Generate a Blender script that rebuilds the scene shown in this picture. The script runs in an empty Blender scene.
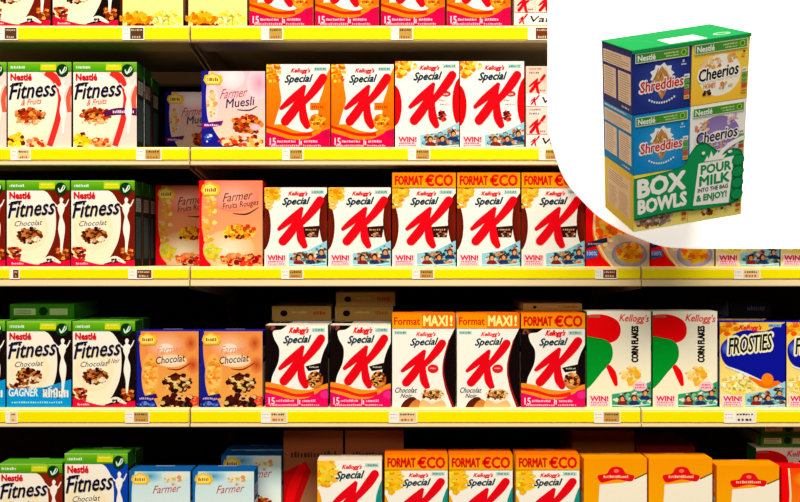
import bpy, math, random
from mathutils import Matrix, Vector

# ------------------------------------------------------------------ camera, world, lights, exposure
SC = bpy.context.scene
COL = SC.collection
ZC = 1.30            # camera height
DIST = 2.3           # camera distance from the carton fronts (plane y = 0)
S = 0.003            # metres per photograph pixel in that plane
cam_d = bpy.data.cameras.new('camera')
cam_d.sensor_width = 36
cam_d.lens = 36 * DIST / (800 * S)
cam = bpy.data.objects.new('camera', cam_d)
COL.objects.link(cam)
cam.location = (0, -DIST, ZC)
cam.rotation_euler = (math.radians(90), 0, 0)
SC.camera = cam

world = bpy.data.worlds.new('world')
SC.world = world
world.use_nodes = True
bg = world.node_tree.nodes['Background']
bg.inputs[0].default_value = (1.0, 0.80, 0.62, 1)
bg.inputs[1].default_value = 0.006

def area(name, loc, target, sx, sy, power, color):
    d = bpy.data.lights.new(name, 'AREA')
    d.shape = 'RECTANGLE'
    d.size, d.size_y = sx, sy
    d.energy = power
    d.color = color
    o = bpy.data.objects.new(name, d)
    COL.objects.link(o)
    o.location = loc
    o.rotation_euler = (Vector(target) - Vector(loc)).to_track_quat('-Z', 'Y').to_euler()
    return o
# ceiling tubes over the aisle: one row near the shelves, one row behind the photographer
area('aisle_tube_light', (0, -4.2, 7.2), (0, -2.6, 0.0), 7.0, 1.5, 1600, (1, 0.935, 0.80))
area('far_aisle_tube_light', (0, -3.9, 2.9), (0, 0, 1.1), 6.0, 0.8, 115, (1, 0.935, 0.80))

SC.view_settings.view_transform = 'Standard'
SC.view_settings.look = 'None'
SC.view_settings.gamma = 1
SC.view_settings.use_curve_mapping = False
SC.view_settings.exposure = -0.8

# ------------------------------------------------------------------ helpers
def px(x): return (x - 400) * S
def pz(y): return ZC + (251 - y) * S

INK = True
def lin(c, ink=None):
    ink = INK if ink is None else ink
    if isinstance(c, str):
        c = c.lstrip('#')
        c = tuple(int(c[i:i + 2], 16) / 255 for i in (0, 2, 4))
        if ink:     # the inks are strong and deep
            l = .3 * c[0] + .59 * c[1] + .11 * c[2]
            c = [min(1, max(0, l + (v - l) * 1.22)) for v in c]
            c = [v * .55 + v * v * (3 - 2 * v) * .45 for v in c]
        return tuple(v / 12.92 if v <= .04045 else ((v + .055) / 1.055) ** 2.4 for v in c)
    return tuple(c)
def mix(a, b, t):
    a, b = lin(a), lin(b)
    return tuple(a[i] * (1 - t) + b[i] * t for i in range(3))

def mat(name, color, rough=.5, emit=0, noise=0, spec=.06):
    m = bpy.data.materials.new(name)
    m.use_nodes = True
    nt = m.node_tree
    b = nt.nodes['Principled BSDF']
    c = lin(color, False)
    b.inputs['Base Color'].default_value = (*c, 1)
    b.inputs['Roughness'].default_value = rough
    b.inputs['Specular IOR Level'].default_value = spec
    if noise:
        n = nt.nodes.new('ShaderNodeTexNoise'); n.inputs['Scale'].default_value = 14; n.inputs['Detail'].default_value = 5
        tc = nt.nodes.new('ShaderNodeTexCoord')
        r = nt.nodes.new('ShaderNodeValToRGB')
        r.color_ramp.elements[0].color = (*[v * (1 - noise) for v in c], 1)
        r.color_ramp.elements[1].color = (*[min(1, v * (1 + noise)) for v in c], 1)
        nt.links.new(tc.outputs['Object'], n.inputs['Vector'])
        nt.links.new(n.outputs['Fac'], r.inputs['Fac'])
        nt.links.new(r.outputs['Color'], b.inputs['Base Color'])
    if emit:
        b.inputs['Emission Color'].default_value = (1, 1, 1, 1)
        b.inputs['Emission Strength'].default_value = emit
    return m

def print_material():
    m = bpy.data.materials.new('printed_card')
    m.use_nodes = True
    nt = m.node_tree
    b = nt.nodes['Principled BSDF']
    a = nt.nodes.new('ShaderNodeAttribute'); a.attribute_name = 'ink'
    tc = nt.nodes.new('ShaderNodeTexCoord')
    n = nt.nodes.new('ShaderNodeTexNoise'); n.inputs['Scale'].default_value = 60; n.inputs['Detail'].default_value = 3
    bp = nt.nodes.new('ShaderNodeBump'); bp.inputs['Strength'].default_value = .04; bp.inputs['Distance'].default_value = .002
    nt.links.new(tc.outputs['Object'], n.inputs['Vector'])
    nt.links.new(n.outputs['Fac'], bp.inputs['Height'])
    nt.links.new(bp.outputs['Normal'], b.inputs['Normal'])
    nt.links.new(a.outputs['Color'], b.inputs['Base Color'])
    b.inputs['Roughness'].default_value = .75
    b.inputs['Specular IOR Level'].default_value = .03
    return m
CARD = print_material()

# ---- text outlines -> flat triangles (built-in font only)
_glyphs = {}
def glyph(s, bold=0.0, spacing=1.0):
    k = (s, bold, spacing)
    if k not in _glyphs:
        cu = bpy.data.curves.new('t', 'FONT')
        cu.body = s
        cu.resolution_u = 2
        cu.offset = bold
        cu.space_character = spacing
        o = bpy.data.objects.new('t', cu)
        COL.objects.link(o)
        bpy.context.view_layer.update()
        me = o.evaluated_get(bpy.context.evaluated_depsgraph_get()).to_mesh()
        vs = [(v.co.x, v.co.y) for v in me.vertices]
        me.calc_loop_triangles()
        fs = [tuple(t.vertices) for t in me.loop_triangles]
        bpy.data.objects.remove(o)
        bpy.data.curves.remove(cu)
        x0 = min(v[0] for v in vs); x1 = max(v[0] for v in vs)
        y0 = min(v[1] for v in vs); y1 = max(v[1] for v in vs)
        vs = [((x - x0) / (x1 - x0), (y - y0) / (y1 - y0)) for x, y in vs]
        _glyphs[k] = (vs, fs)
    return _glyphs[k]

def clip(poly, W, H):
    """Sutherland-Hodgman against the panel rectangle; vertices are (x, y, rgb)."""
    def cut(pts, inside, t_of):
        out = []
        for i in range(len(pts)):
            a, b = pts[i - 1], pts[i]
            ia, ib = inside(a), inside(b)
            if ia != ib:
                t = t_of(a, b)
                out.append((a[0] + (b[0] - a[0]) * t, a[1] + (b[1] - a[1]) * t,
                            tuple(a[2][k] + (b[2][k] - a[2][k]) * t for k in range(3))))
            if ib: out.append(b)
        return out
    for ax, lim, sgn in ((0, 0, 1), (0, W, -1), (1, 0, 1), (1, H, -1)):
        if len(poly) < 3: return []
        if all(sgn * (p[ax] - lim) >= 0 for p in poly): continue
        poly = cut(poly, lambda p: sgn * (p[ax] - lim) >= 0, lambda a, b: (lim - a[ax]) / (b[ax] - a[ax]))
    return poly if len(poly) >= 3 else []

class Art:
    """Printed artwork in a W x H frame (origin top left, y down), kept as thin ink layers."""
    def __init__(self, W, H, seed=1):
        self.W, self.H = W, H
        self.v, self.f, self.c = [], [], []
        self.layer = 1
        self.rng = random.Random(seed)
        self.ox = self.oy = 0; self.sx = self.sy = 1
    def frame(self, ox=0, oy=0, sx=1, sy=1):
        self.ox, self.oy, self.sx, self.sy = ox, oy, sx, sy
    def _add(self, pts):
        pts = [(p[0] * self.sx + self.ox, p[1] * self.sy + self.oy, p[2]) for p in pts]
        pts = clip(pts, self.W, self.H)
        if len(pts) < 3: return
        b = len(self.v)
        self.v += [(p[0], p[1], self.layer) for p in pts]
        self.f.append(list(range(b, b + len(pts))))
        self.c += [p[2] for p in pts]
    def nxt(self): self.layer += 1
    def poly(self, pts, color):
        c = lin(color); self._add([(x, y, c) for x, y in pts]); self.nxt()
    def rect(self, x0, y0, x1, y1, c): self.poly([(x0, y0), (x1, y0), (x1, y1), (x0, y1)], c)
    def grad(self, x0, y0, x1, y1, a, b, vert=True):
        a, b = lin(a), lin(b)
        if vert: self._add([(x0, y0, a), (x1, y0, a), (x1, y1, b), (x0, y1, b)])
        else: self._add([(x0, y0, a), (x1, y0, b), (x1, y1, b), (x0, y1, a)])
        self.nxt()
    def ell(self, cx, cy, rx, ry, color, edge=None, n=28, rot=0):
        a = lin(color); e = lin(edge) if edge else a
        cr, sr = math.cos(rot), math.sin(rot)
        ring = []
        for i in range(n):
            t = 2 * math.pi * i / n
            X, Y = rx * math.cos(t), ry * math.sin(t)
            ring.append((cx + X * cr - Y * sr, cy + X * sr + Y * cr, e))
        if edge is None: self._add(ring)
        else:
            for i in range(n): self._add([(cx, cy, a), ring[i - 1], ring[i]])
        self.nxt()
    def spline(self, pts, n=6, closed=False):
        out = []
        m = len(pts)
        rng = range(m) if closed else range(m - 1)
        for i in rng:
            if closed: p = [pts[(i + k) % m] for k in (-1, 0, 1, 2)]
            else: p = [pts[max(0, i - 1)], pts[i], pts[i + 1], pts[min(m - 1, i + 2)]]
            for j in range(n):
                t = j / n
                out.append(tuple(.5 * (2 * p[1][k] + (p[2][k] - p[0][k]) * t + (2 * p[0][k] - 5 * p[1][k] + 4 * p[2][k] - p[3][k]) * t * t
                                       + (3 * p[1][k] - p[0][k] - 3 * p[2][k] + p[3][k]) * t ** 3) for k in range(len(p[1]))))
        if not closed: out.append(tuple(pts[-1]))
        return out
    def shape(self, pts, color, n=5): self.poly(self.spline(pts, n, True), color)
    def stroke(self, pts, color, n=5, cap=True):
        """pts: (x, y, width); a brush stroke with round ends"""
        q = self.spline(pts, n) if len(pts) > 2 else pts
        L, R = [], []
        for i, (x, y, w) in enumerate(q):
            a = q[max(0, i - 1)]; b = q[min(len(q) - 1, i + 1)]
            dx, dy = b[0] - a[0], b[1] - a[1]
            l = math.hypot(dx, dy) or 1
            nx, ny = -dy / l, dx / l
            L.append((x + nx * w / 2, y + ny * w / 2)); R.append((x - nx * w / 2, y - ny * w / 2))
        c = lin(color)
        for i in range(len(q) - 1):
            self._add([(*L[i], c), (*L[i + 1], c), (*R[i + 1], c), (*R[i], c)])
        self.nxt()
        if cap:
            self.ell(q[0][0], q[0][1], q[0][2] / 2, q[0][2] / 2, color, n=14)
            self.ell(q[-1][0], q[-1][1], q[-1][2] / 2, q[-1][2] / 2, color, n=14)
    def text(self, s, x0, y0, x1, y1, color, bold=0.0, shear=0.0, rise=0.0, arc=0.0, spacing=1.0, rot=0):
        vs, fs = glyph(s, 0.0, spacing)
        c = lin(color)
        w, h = x1 - x0, y1 - y0
        P = []
        cr, sr = math.cos(rot), math.sin(rot)
        for u, t in vs:
            x = u * w + shear * h * t - shear * h * .5
            y = -t * h - rise * u - arc * 4 * u * (1 - u)
            if rot: x, y = (x - w / 2) * cr - (y + h / 2) * sr + w / 2, (x - w / 2) * sr + (y + h / 2) * cr - h / 2
            P.append((x0 + x, y1 + y, c))
        d = bold * h * 1.35
        offs = [(0, 0)] if bold <= 0 else [(d * math.cos(k * math.pi / 4), d * math.sin(k * math.pi / 4)) for k in range(0, 8, 1 if bold > .03 else 2)]
        for dx, dy in offs:
            for f in fs: self._add([(P[i][0] + dx, P[i][1] + dy, c) for i in f])
            self.layer += .25
        self.nxt()
    def blobs(self, cx, cy, rx, ry, cols, n, size=2.5, layers=4):
        """a heap of pieces of food: many small irregular patches"""
        r = self.rng
        cols = [lin(c) for c in cols]
        n = int(n * 1.3)
        if n >= 60:
            av = tuple(sum(c[i] for c in cols) / len(cols) * .45 for i in range(3))
            self.ell(cx, cy, rx * .85, ry * .85, av)
        for k in range(n):
            a = r.uniform(0, 2 * math.pi); q = math.sqrt(r.random())
            x = cx + rx * q * math.cos(a); y = cy + ry * q * math.sin(a)
            c = r.choice(cols)
            s = size * r.uniform(.5, 1.2); ph = r.uniform(0, 6.28); sq = r.uniform(.5, 1)
            m = r.randint(5, 7)
            cc = tuple(v * r.uniform(.8, 1.15) for v in c)
            self._add([(x + s * math.cos(ph + 6.283 * i / m) * r.uniform(.8, 1.1), y + s * sq * math.sin(ph + 6.283 * i / m) * r.uniform(.8, 1.1), cc) for i in range(m)])
            if k % max(1, n // layers) == 0: self.nxt()
            else: self.layer += .02
        self.nxt()
    def lines(self, x0, y0, x1, y1, n, color, th=.35, ragged=True):
        for i in range(n):
            y = y0 + (y1 - y0) * (i + .5) / n
            e = x1 - (self.rng.random() * .3 * (x1 - x0) if ragged else 0)
            self._add([(x0, y, lin(color)), (e, y, lin(color)), (e, y + th, lin(color)), (x0, y + th, lin(color))])
        self.nxt()
    def marks(self, x0, y0, x1, y1, n, color):
        """a row of small upright strokes standing in for lettering too small to read"""
        c = lin(color)
        st = (x1 - x0) / n
        for i in range(n):
            a = x0 + i * st; k = self.rng.uniform(.45, .8) * st
            t = y0 + self.rng.uniform(0, .35) * (y1 - y0)
            self._add([(a, t, c), (a + k, t, c), (a + k, y1, c), (a, y1, c)])
        self.nxt()
    def place(self, geo, origin, ux, uy, n, eps=0.00003):
        """append to geo = (verts, faces, colours); ux, uy: metres per unit along the frame's axes"""
        V, F, Cc = geo
        b = len(V)
        origin, ux, uy, n = Vector(origin), Vector(ux), Vector(uy), Vector(n)
        flip = ux.cross(uy).dot(n) < 0
        for x, y, l in self.v:
            V.append(origin + ux * x + uy * y + n * (.0001 + eps * l))
        k = 0
        for f in self.f:
            g = [b + i for i in f]; cc = self.c[k:k + len(f)]; k += len(f)
            if flip: g.reverse(); cc = cc[::-1]
            F.append(g); Cc += cc

def new_geo(): return ([], [], [])
def geo_mesh(name, geo, material=None):
    V, F, Cc = geo
    me = bpy.data.meshes.new(name)
    me.from_pydata([tuple(v) for v in V], [], F)
    at = me.color_attributes.new('ink', 'FLOAT_COLOR', 'CORNER')
    flat = []
    for c in Cc: flat += [c[0], c[1], c[2], 1]
    at.data.foreach_set('color', flat)
    me.materials.append(material or CARD)
    me.update()
    return me

def carton_body(geo, W, H, D, rings, r=.0012):
    """rings: [(z, colour)...] bottom to top, colour of the band above z. rounded upright edges"""
    V, F, Cc = geo
    prof = []
    for cx, cy, a0 in ((W / 2 - r, D - r, 0), (-W / 2 + r, D - r, 90), (-W / 2 + r, r, 180), (W / 2 - r, r, 270)):
        for k in range(3):
            a = math.radians(a0 + 45 * k)
            prof.append((cx + r * math.cos(a), cy + r * math.sin(a)))
    n = len(prof)
    zs = [z for z, _ in rings] + [H]
    b0 = len(V)
    for z in zs: V.extend(Vector((x, y, z)) for x, y in prof)
    for k, (z, col) in enumerate(rings):
        c = lin(col)
        for i in range(n):
            j = (i + 1) % n
            F.append([b0 + k * n + i, b0 + k * n + j, b0 + (k + 1) * n + j, b0 + (k + 1) * n + i]); Cc += [c] * 4
    top = lin(rings[-1][1])
    F.append([b0 + (len(zs) - 1) * n + i for i in range(n)]); Cc += [top] * n
    F.append([b0 + i for i in reversed(range(n))]); Cc += [lin(rings[0][1])] * n

def box_geo(geo, x0, x1, y0, y1, z0, z1, col=(.8, .8, .8)):
    V, F, Cc = geo
    b = len(V)
    V.extend(Vector(p) for p in ((x0, y0, z0), (x1, y0, z0), (x1, y1, z0), (x0, y1, z0), (x0, y0, z1), (x1, y0, z1), (x1, y1, z1), (x0, y1, z1)))
    for f in ((0, 3, 2, 1), (4, 5, 6, 7), (0, 1, 5, 4), (1, 2, 6, 5), (2, 3, 7, 6), (3, 0, 4, 7)):
        F.append([b + i for i in f]); Cc += [lin(col)] * 4
def prism(geo, pts, axis, a, b, col=(.8, .8, .8)):
    """extrude a closed outline given in the two other axes from a to b along axis"""
    V, F, Cc = geo
    n = len(pts); base = len(V)
    for t in (a, b):
        for u, v in pts:
            V.append(Vector((t, u, v)) if axis == 'x' else Vector((u, t, v)) if axis == 'y' else Vector((u, v, t)))
    c = lin(col)
    for i in range(n):
        j = (i + 1) % n
        F.append([base + i, base + j, base + n + j, base + n + i]); Cc += [c] * 4
    F.append([base + i for i in reversed(range(n))]); Cc += [c] * n
    F.append([base + n + i for i in range(n)]); Cc += [c] * n
def fix_normals(me):
    import bmesh
    bm = bmesh.new(); bm.from_mesh(me)
    bmesh.ops.recalc_face_normals(bm, faces=bm.faces)
    bm.to_mesh(me); bm.free()

def link(name, data, parent=None):
    o = bpy.data.objects.new(name, data)
    COL.objects.link(o)
    if parent: o.parent = parent
    return o
def mesh_obj(name, geo, m, parent=None, bevel=0):
    me = geo_mesh(name, geo, m); fix_normals(me)
    o = link(name, me, parent)
    if bevel:
        md = o.modifiers.new('bevel', 'BEVEL'); md.width = bevel; md.segments = 2; md.limit_method = 'ANGLE'
    return o
def tag(o, label, cat, group=None):
    o['label'] = label; o['category'] = cat
    if group: o['group'] = group
def structure(o): o['kind'] = 'structure'; return o

# ------------------------------------------------------------------ materials
M_CREAM = mat('cream_enamelled_metal', '#f4dcac', .42, noise=.04)
M_YEL = mat('yellow_price_strip', '#ffee00', .35, noise=.02)
M_PALE = mat('pale_strip_edge', '#fbe79a', .4)
M_BACK = mat('shade_dark_panel', '#2a1a0c', .8, noise=.3)  # the shade deep inside the shelving is put into this dark brown
M_UND = mat('shade_darkened_enamel', '#b09a70', .5, noise=.05)  # the cream metal toned down to carry the shade under the shelves
M_UP = mat('brown_upright_metal', '#6b5232', .55)
M_WHITE = mat('white_label_card', '#f6f0e6', .5)
M_PANEL = mat('white_acrylic_added_glow', '#ffffff', .6, emit=1.1)  # emission added to wash out the shadow of the multipack
M_BRKT = mat('white_bracket', '#eeeeee', .5)
M_FLOOR = mat('grey_floor_tile', '#4a4238', .4, noise=.15)
M_WALL = mat('beige_wall_paint', '#8d7d68', .8, noise=.06)
M_DARKC = mat('brown_corrugated_card', '#5b3a1d', .8, noise=.15)

# ------------------------------------------------------------------ setting
g = new_geo(); box_geo(g, -3.2, 3.2, -6, .75, -.05, 0); structure(mesh_obj('floor', g, M_FLOOR))
g = new_geo(); box_geo(g, -3.2, 3.2, .68, .75, 0.001, 3.4); structure(mesh_obj('wall_back', g, M_WALL))

# gondola frame: back panel and slotted uprights
g = new_geo(); box_geo(g, -1.62, 1.62, .585, .61, .05, 2.42)
o = mesh_obj('gondola_back_panel', g, M_BACK); tag(o, 'back panel darkened for the shade, closing the shelving behind the cereal boxes', 'back panel')
SEAMS = [191, 640]
for sx, lab in ((191, 'dark slotted upright behind the shelf joint beside the orange chocolate muesli boxes'), (640, 'dark slotted upright behind the shelf joint beside the green and red cornflake boxes')):
    x = px(sx)
    g = new_geo(); box_geo(g, x - .017, x + .017, .55, .584, .05, 2.42)
    o = mesh_obj('slotted_upright', g, M_UP, bevel=.002)
    tag(o, lab, 'upright', 'slotted uprights of the shelving')
    for k in range(22):
        z = .12 + k * .104
        g = new_geo(); box_geo(g, x - .006, x + .006, .5490, .5498, z, z + .05)
        mesh_obj('slot', g, M_BACK, o)

# shelves: one thing per bay and level
ROWS = [  # board top, pale top edge, yellow top, yellow bottom, lip bottom  (photograph rows)
    (26, 26.5, 29, 40.5, 42.5), (148, 147.5, 150, 160, 165.5), (266.5, 266.5, 269.5, 278, 286), (407.5, 407.5, 411, 421, 426), (545, 545, 548, 559, 565)]
NAMES = ['top shelf', 'second shelf', 'third shelf', 'fourth shelf', 'bottom shelf']
BAYS = [(-130, 190.2, 'left'), (191.8, 639.4, 'centre'), (640.6, 930, 'right')]
DEPTH = .54
def add_shelf(row, bay):
    top, e, y0, y1, lip = ROWS[row]
    a, b, side = BAYS[bay]
    x0, x1 = px(a), px(b)
    r = bpy.data.objects.new('gondola_shelf', None); COL.objects.link(r)
    r.location = ((x0 + x1) / 2, DEPTH, pz(top))
    w = (x1 - x0) / 2
    zt = 0; zl = pz(lip) - pz(top)
    f = -DEPTH
    # folded sheet: board, front lip leaning slightly back, inward flange
    prof = [(f - .004, zt - .002), (f - .002, zt), (f + .05, zt), (f + .05, zt - .0115), (f + .004, zt - .0115), (f + .004, zl), (f - .0125, zl), (f - .0135, zl + .002), (f - .0128, pz(y1 + 1.8) - pz(top)), (f - .004, pz(y1 + 1.4) - pz(top))]
    g = new_geo(); prism(g, prof, 'x', -w, w)
    mesh_obj('front_lip', g, M_CREAM, r)
    g = new_geo(); prism(g, [(f + .0505, zt), (0, zt), (0, zt - .012), (f + .11, zt - .012), (f + .11, zl + .002), (f + .0045, zl + .002), (f + .0045, zl + .004), (f + .106, zl + .004), (f + .106, zt - .012), (f + .0505, zt - .012)], 'x', -w, w)
    mesh_obj('shelf_board', g, M_UND, r)
    # ticket strip clipped on the lip
    ys0, ys1 = pz(e) - pz(top), pz(y1 + 1.2) - pz(top)
    g = new_geo(); prism(g, [(f - .0045, ys0 - .0005), (f - .007, ys0), (f - .011, ys0 - .004), (f - .012, ys1 + .005), (f - .008, ys1), (f - .0045, ys1)], 'x', -w + .001, w - .001)
    mesh_obj('ticket_channel', g, M_PALE, r)
    g = new_geo(); box_geo(g, -w + .002, w - .002, f - .0135, f - .0115, pz(y1) - pz(top), pz(y0) - pz(top))
    mesh_obj('yellow_insert', g, M_YEL, r)
    # cantilever brackets at each end
    for s in (-1, 1):
        xx = s * (w - .006)
        g = new_geo(); prism(g, [(f + .02, zt - .0125), (-.0005, zt - .0125), (-.0005, zt - .12), (-.05, zt - .12), (f + .02, zl - .008)], 'x', xx - .002, xx + .002)
        mesh_obj('bracket', g, M_UND, r)
    return r
SHELF_LABEL = {
    (0, 0): 'cream metal shelf with yellow price strip, top shelf of the left bay', (0, 1): 'cream metal shelf with yellow price strip, top shelf of the centre bay',
    (1, 0): 'cream metal shelf under the white and red fruit cereal boxes at left', (1, 1): 'cream metal shelf with yellow strip under the orange and red letter boxes',
    (2, 0): 'cream metal shelf under the brown chocolate cereal boxes, left bay', (2, 1): 'cream metal shelf under the six brown sided red letter boxes',
    (2, 2): 'short stretch of cream shelf and yellow strip just below the white sign',
    (3, 0): 'cream metal shelf under the blue bannered cereal box at lower left', (3, 1): 'cream metal shelf under the black sided and maxi red letter boxes',
    (3, 2): 'cream metal shelf under the second cornflake box and dark blue flakes box',
    (4, 0): 'lowest shelf of the left bay, carrying the cereal boxes cut by the frame', (4, 1): 'lowest shelf of the centre bay, carrying the banner boxes cut by the frame',
    (4, 2): 'lowest shelf of the right bay, carrying orange boxes cut by the frame',
    (0, 2): 'cream metal shelf hidden behind the white sign, top of the right bay', (1, 2): 'cream metal shelf hidden behind the white sign, second of the right bay'}
for row in range(5):
    for bay in range(3):
        if bay == 2 and row < 2: continue
        r = add_shelf(row, bay)
        tag(r, SHELF_LABEL[(row, bay)], 'shelf', 'cream shelves with yellow price strips')

# price labels in the strips
LAB = {0: [(0, 20, 'd'), (124, 146, 'd'), (262, 284, 't'), (391, 413, 't'), (527, 549, 'b')],
       1: [(13, 33, 'l'), (138, 163, 't'), (283, 304, 't'), (408, 430, 't'), (538, 556, 't')],
       2: [(12, 22, 'b'), (130, 154, 'b'), (282, 304, 't'), (412, 434, 't'), (594, 616, 'b'), (732, 758, 'l')],
       3: [(8, 20, 'l'), (127, 151, 't'), (262, 288, 'l'), (389, 417, 'l'), (593, 619, 't'), (722, 754, 'w')]}
BENEATH = {0: ['leftmost box of the top shelf', 'pale yellow muesli box of the top shelf', 'first magenta based box of the top shelf', 'third magenta based box of the top shelf', 'pink variety box of the top shelf'],
           1: ['leftmost white and red fruit cereal box', 'dark gap right of the fruit cereal boxes', 'first orange sided red letter box', 'first red sided letter box', 'pink variety box beside the white sign'],
           2: ['leftmost brown chocolate cereal box', 'gap left of the dim red muesli box', 'first brown sided red letter box', 'first banner box of the third shelf', 'left red and orange flakes box', 'last box of the third shelf at right'],
           3: ['blue bannered cereal box', 'first orange chocolate muesli box', 'first black sided red letter box', 'first maxi banner box', 'first cornflake box', 'dark blue frosted flakes box']}
TONE = {'d': '#5d4636', 't': '#b99a62', 'b': '#6d4322', 'l': '#e6c9a0', 'w': '#f0e4d8'}
for row, lst in LAB.items():
    top, e, y0, y1, lip = ROWS[row]
    for k, (a, b, t) in enumerate(lst):
        w, h = b - a, (y1 - y0) + 1.6
        art = Art(w, h, row * 10 + k)
        art.rect(0, 0, w, h, '#fbf3ea')
        s = w * .36
        art.marks(1.2, 2.5, s - 1.5, 3.6, 3, '#b9a9b0'); art.marks(1.2, 6, s - 1.5, 7, 3, '#c9b9a8')
        art.rect(s, 1, w - 1, h - 1, TONE[t])
        ink = '#3a2a1c' if t in 'tlw' else '#c8b8a0'
        art.marks(s + 1, 2.2, w - 2, 4, 6, ink)
        art.marks(s + 2, h - 4.2, w - 3, h - 2, 4, '#b05a30' if t in 'lt' else ink)
        g = new_geo()
        box_geo(g, 0, w * S, 0, .0008, 0, h * S, '#f6f0e6')
        art.place(g, (0, 0, h * S), (S, 0, 0), (0, 0, -S), (0, -1, 0))
        o = link('price_label', geo_mesh('price_label', g))
        o.location = (px(a), -.0146, pz(y1 + .8))
        where = BENEATH[row][k]
        tag(o, ('white' if t in 'lw' else 'white and brown') + ' price label under the ' + where, 'price label', 'price labels in the yellow strips')

# ------------------------------------------------------------------ artwork of the cartons (frame 64 wide)
FRUITS = ['#7a2c12', '#b4502a', '#d3823e', '#4d2413', '#b9602a', '#a53a1d', '#e0a060']
CHOCS = ['#3d1a0c', '#6b3216', '#8c4a24', '#c48a52', '#2a1009', '#b07444']
FLAKE = ['#f2a531', '#f9c860', '#e07c1e', '#f4b050', '#d96a14']
PHOTO = ['#7fb4c9', '#2d3b52', '#c99268', '#a8d3dc', '#5b3a33', '#e6d8c8', '#3a7f8a', '#b46c4c']
RED = '#cb1428'

def letter_k(a, dx=0, dy=0, s=1):
    f = lambda pts: [(x * s + dx, y * s + dy, w * s * 1.16) for x, y, w in pts]
    a.stroke(f([(15, 44, 3.4), (22, 38, 5.6), (30, 31, 6), (38, 22.5, 3.6)]), RED)
    a.stroke(f([(38, 24, 3), (34, 35, 6), (27, 47, 8.2), (19, 57, 8)]), RED)
    a.stroke(f([(57, 13.5, 7.4), (52, 21, 7.8), (44, 31, 6.4), (36.5, 39, 5)]), RED)
    a.stroke(f([(37, 37, 4.5), (36.6, 46, 6.5), (38, 55, 7.4), (41, 61.5, 5.6)]), RED)

def win_strip(a, H, green=False):
    pal = ['#2f8f6a', '#1f6f5a', '#8cc7b0', '#c99268', '#40312c', '#e8e0d0', '#6aa8a0'] if green else PHOTO
    y = H
    a.poly([(25, y), (25, y - 13), (44, y - 16), (64, y - 26), (64, y)], '#9cc7d6' if not green else '#3f9a78')
    a.blobs(46, y - 8, 19, 7, pal, 70, 2.2)
    a.blobs(58, y - 15, 6, 6, pal, 26, 2)
    for cx, cy in ((35, y - 8.5), (47, y - 9), (58, y - 14)):
        a.shape([(cx - 4.6, cy + 6), (cx - 3, cy + 2.6), (cx + 3, cy + 2.6), (cx + 5, cy + 6)], '#7a2e34' if cx < 40 else '#2c3f66')
        a.ell(cx, cy - .6, 2.8, 3, '#33201a'); a.ell(cx + .3, cy + .3, 1.9, 2.3, '#dc9a6c')
    a.stroke([(25, y - 2, 1), (44, y - 1.2, 1.4), (63, y - 3, 1)], '#bfe0e8', cap=False)
    a.poly([(1.5, y - 12.5), (22, y - 11.5), (23, y - 1), (2, y - 1)], '#fbd9df')
    a.text('WIN!', 3.5, y - 11, 21, y - 6.2, '#c80f48', .05)
    a.marks(4, y - 5.8, 20, y - 4, 9, '#d8306a'); a.marks(3.5, y - 3.4, 21, y - 1.8, 9, '#e26a92')

def kelloggs(a, x0, y0, x1, y1, c='#d7263a', b=.035): a.text("Kellogg's", x0, y0, x1, y1, c, b, .35, 0)

def banner(a, kind, h=15):
    a.grad(0, 0, 64, h, '#f48c1c', '#f9a723')
    if kind == 'eco':
        a.text('FORMAT', 3, 3.4, 31, 12.4, '#b81c0a', .04)
        a.text('€', 33.5, 2.4, 42, 13.2, '#c81c0a', .04); a.text('C', 43, 2.4, 51, 13.2, '#c4200a', .04); a.text('O', 52, 2.4, 61, 13.2, '#c4200a', .04)
    else:
        a.rect(30.5, 0, 64, h, '#ef7a12')
        a.text('Format', 2, 4, 28, 11.5, '#b81c10', .02); a.text('MAXI', 32, 2.4, 56, 12.4, '#fff3a0', .035)
        a.text('!', 59, 2.4, 61, 12.4, '#fff3a0', .03)

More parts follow.
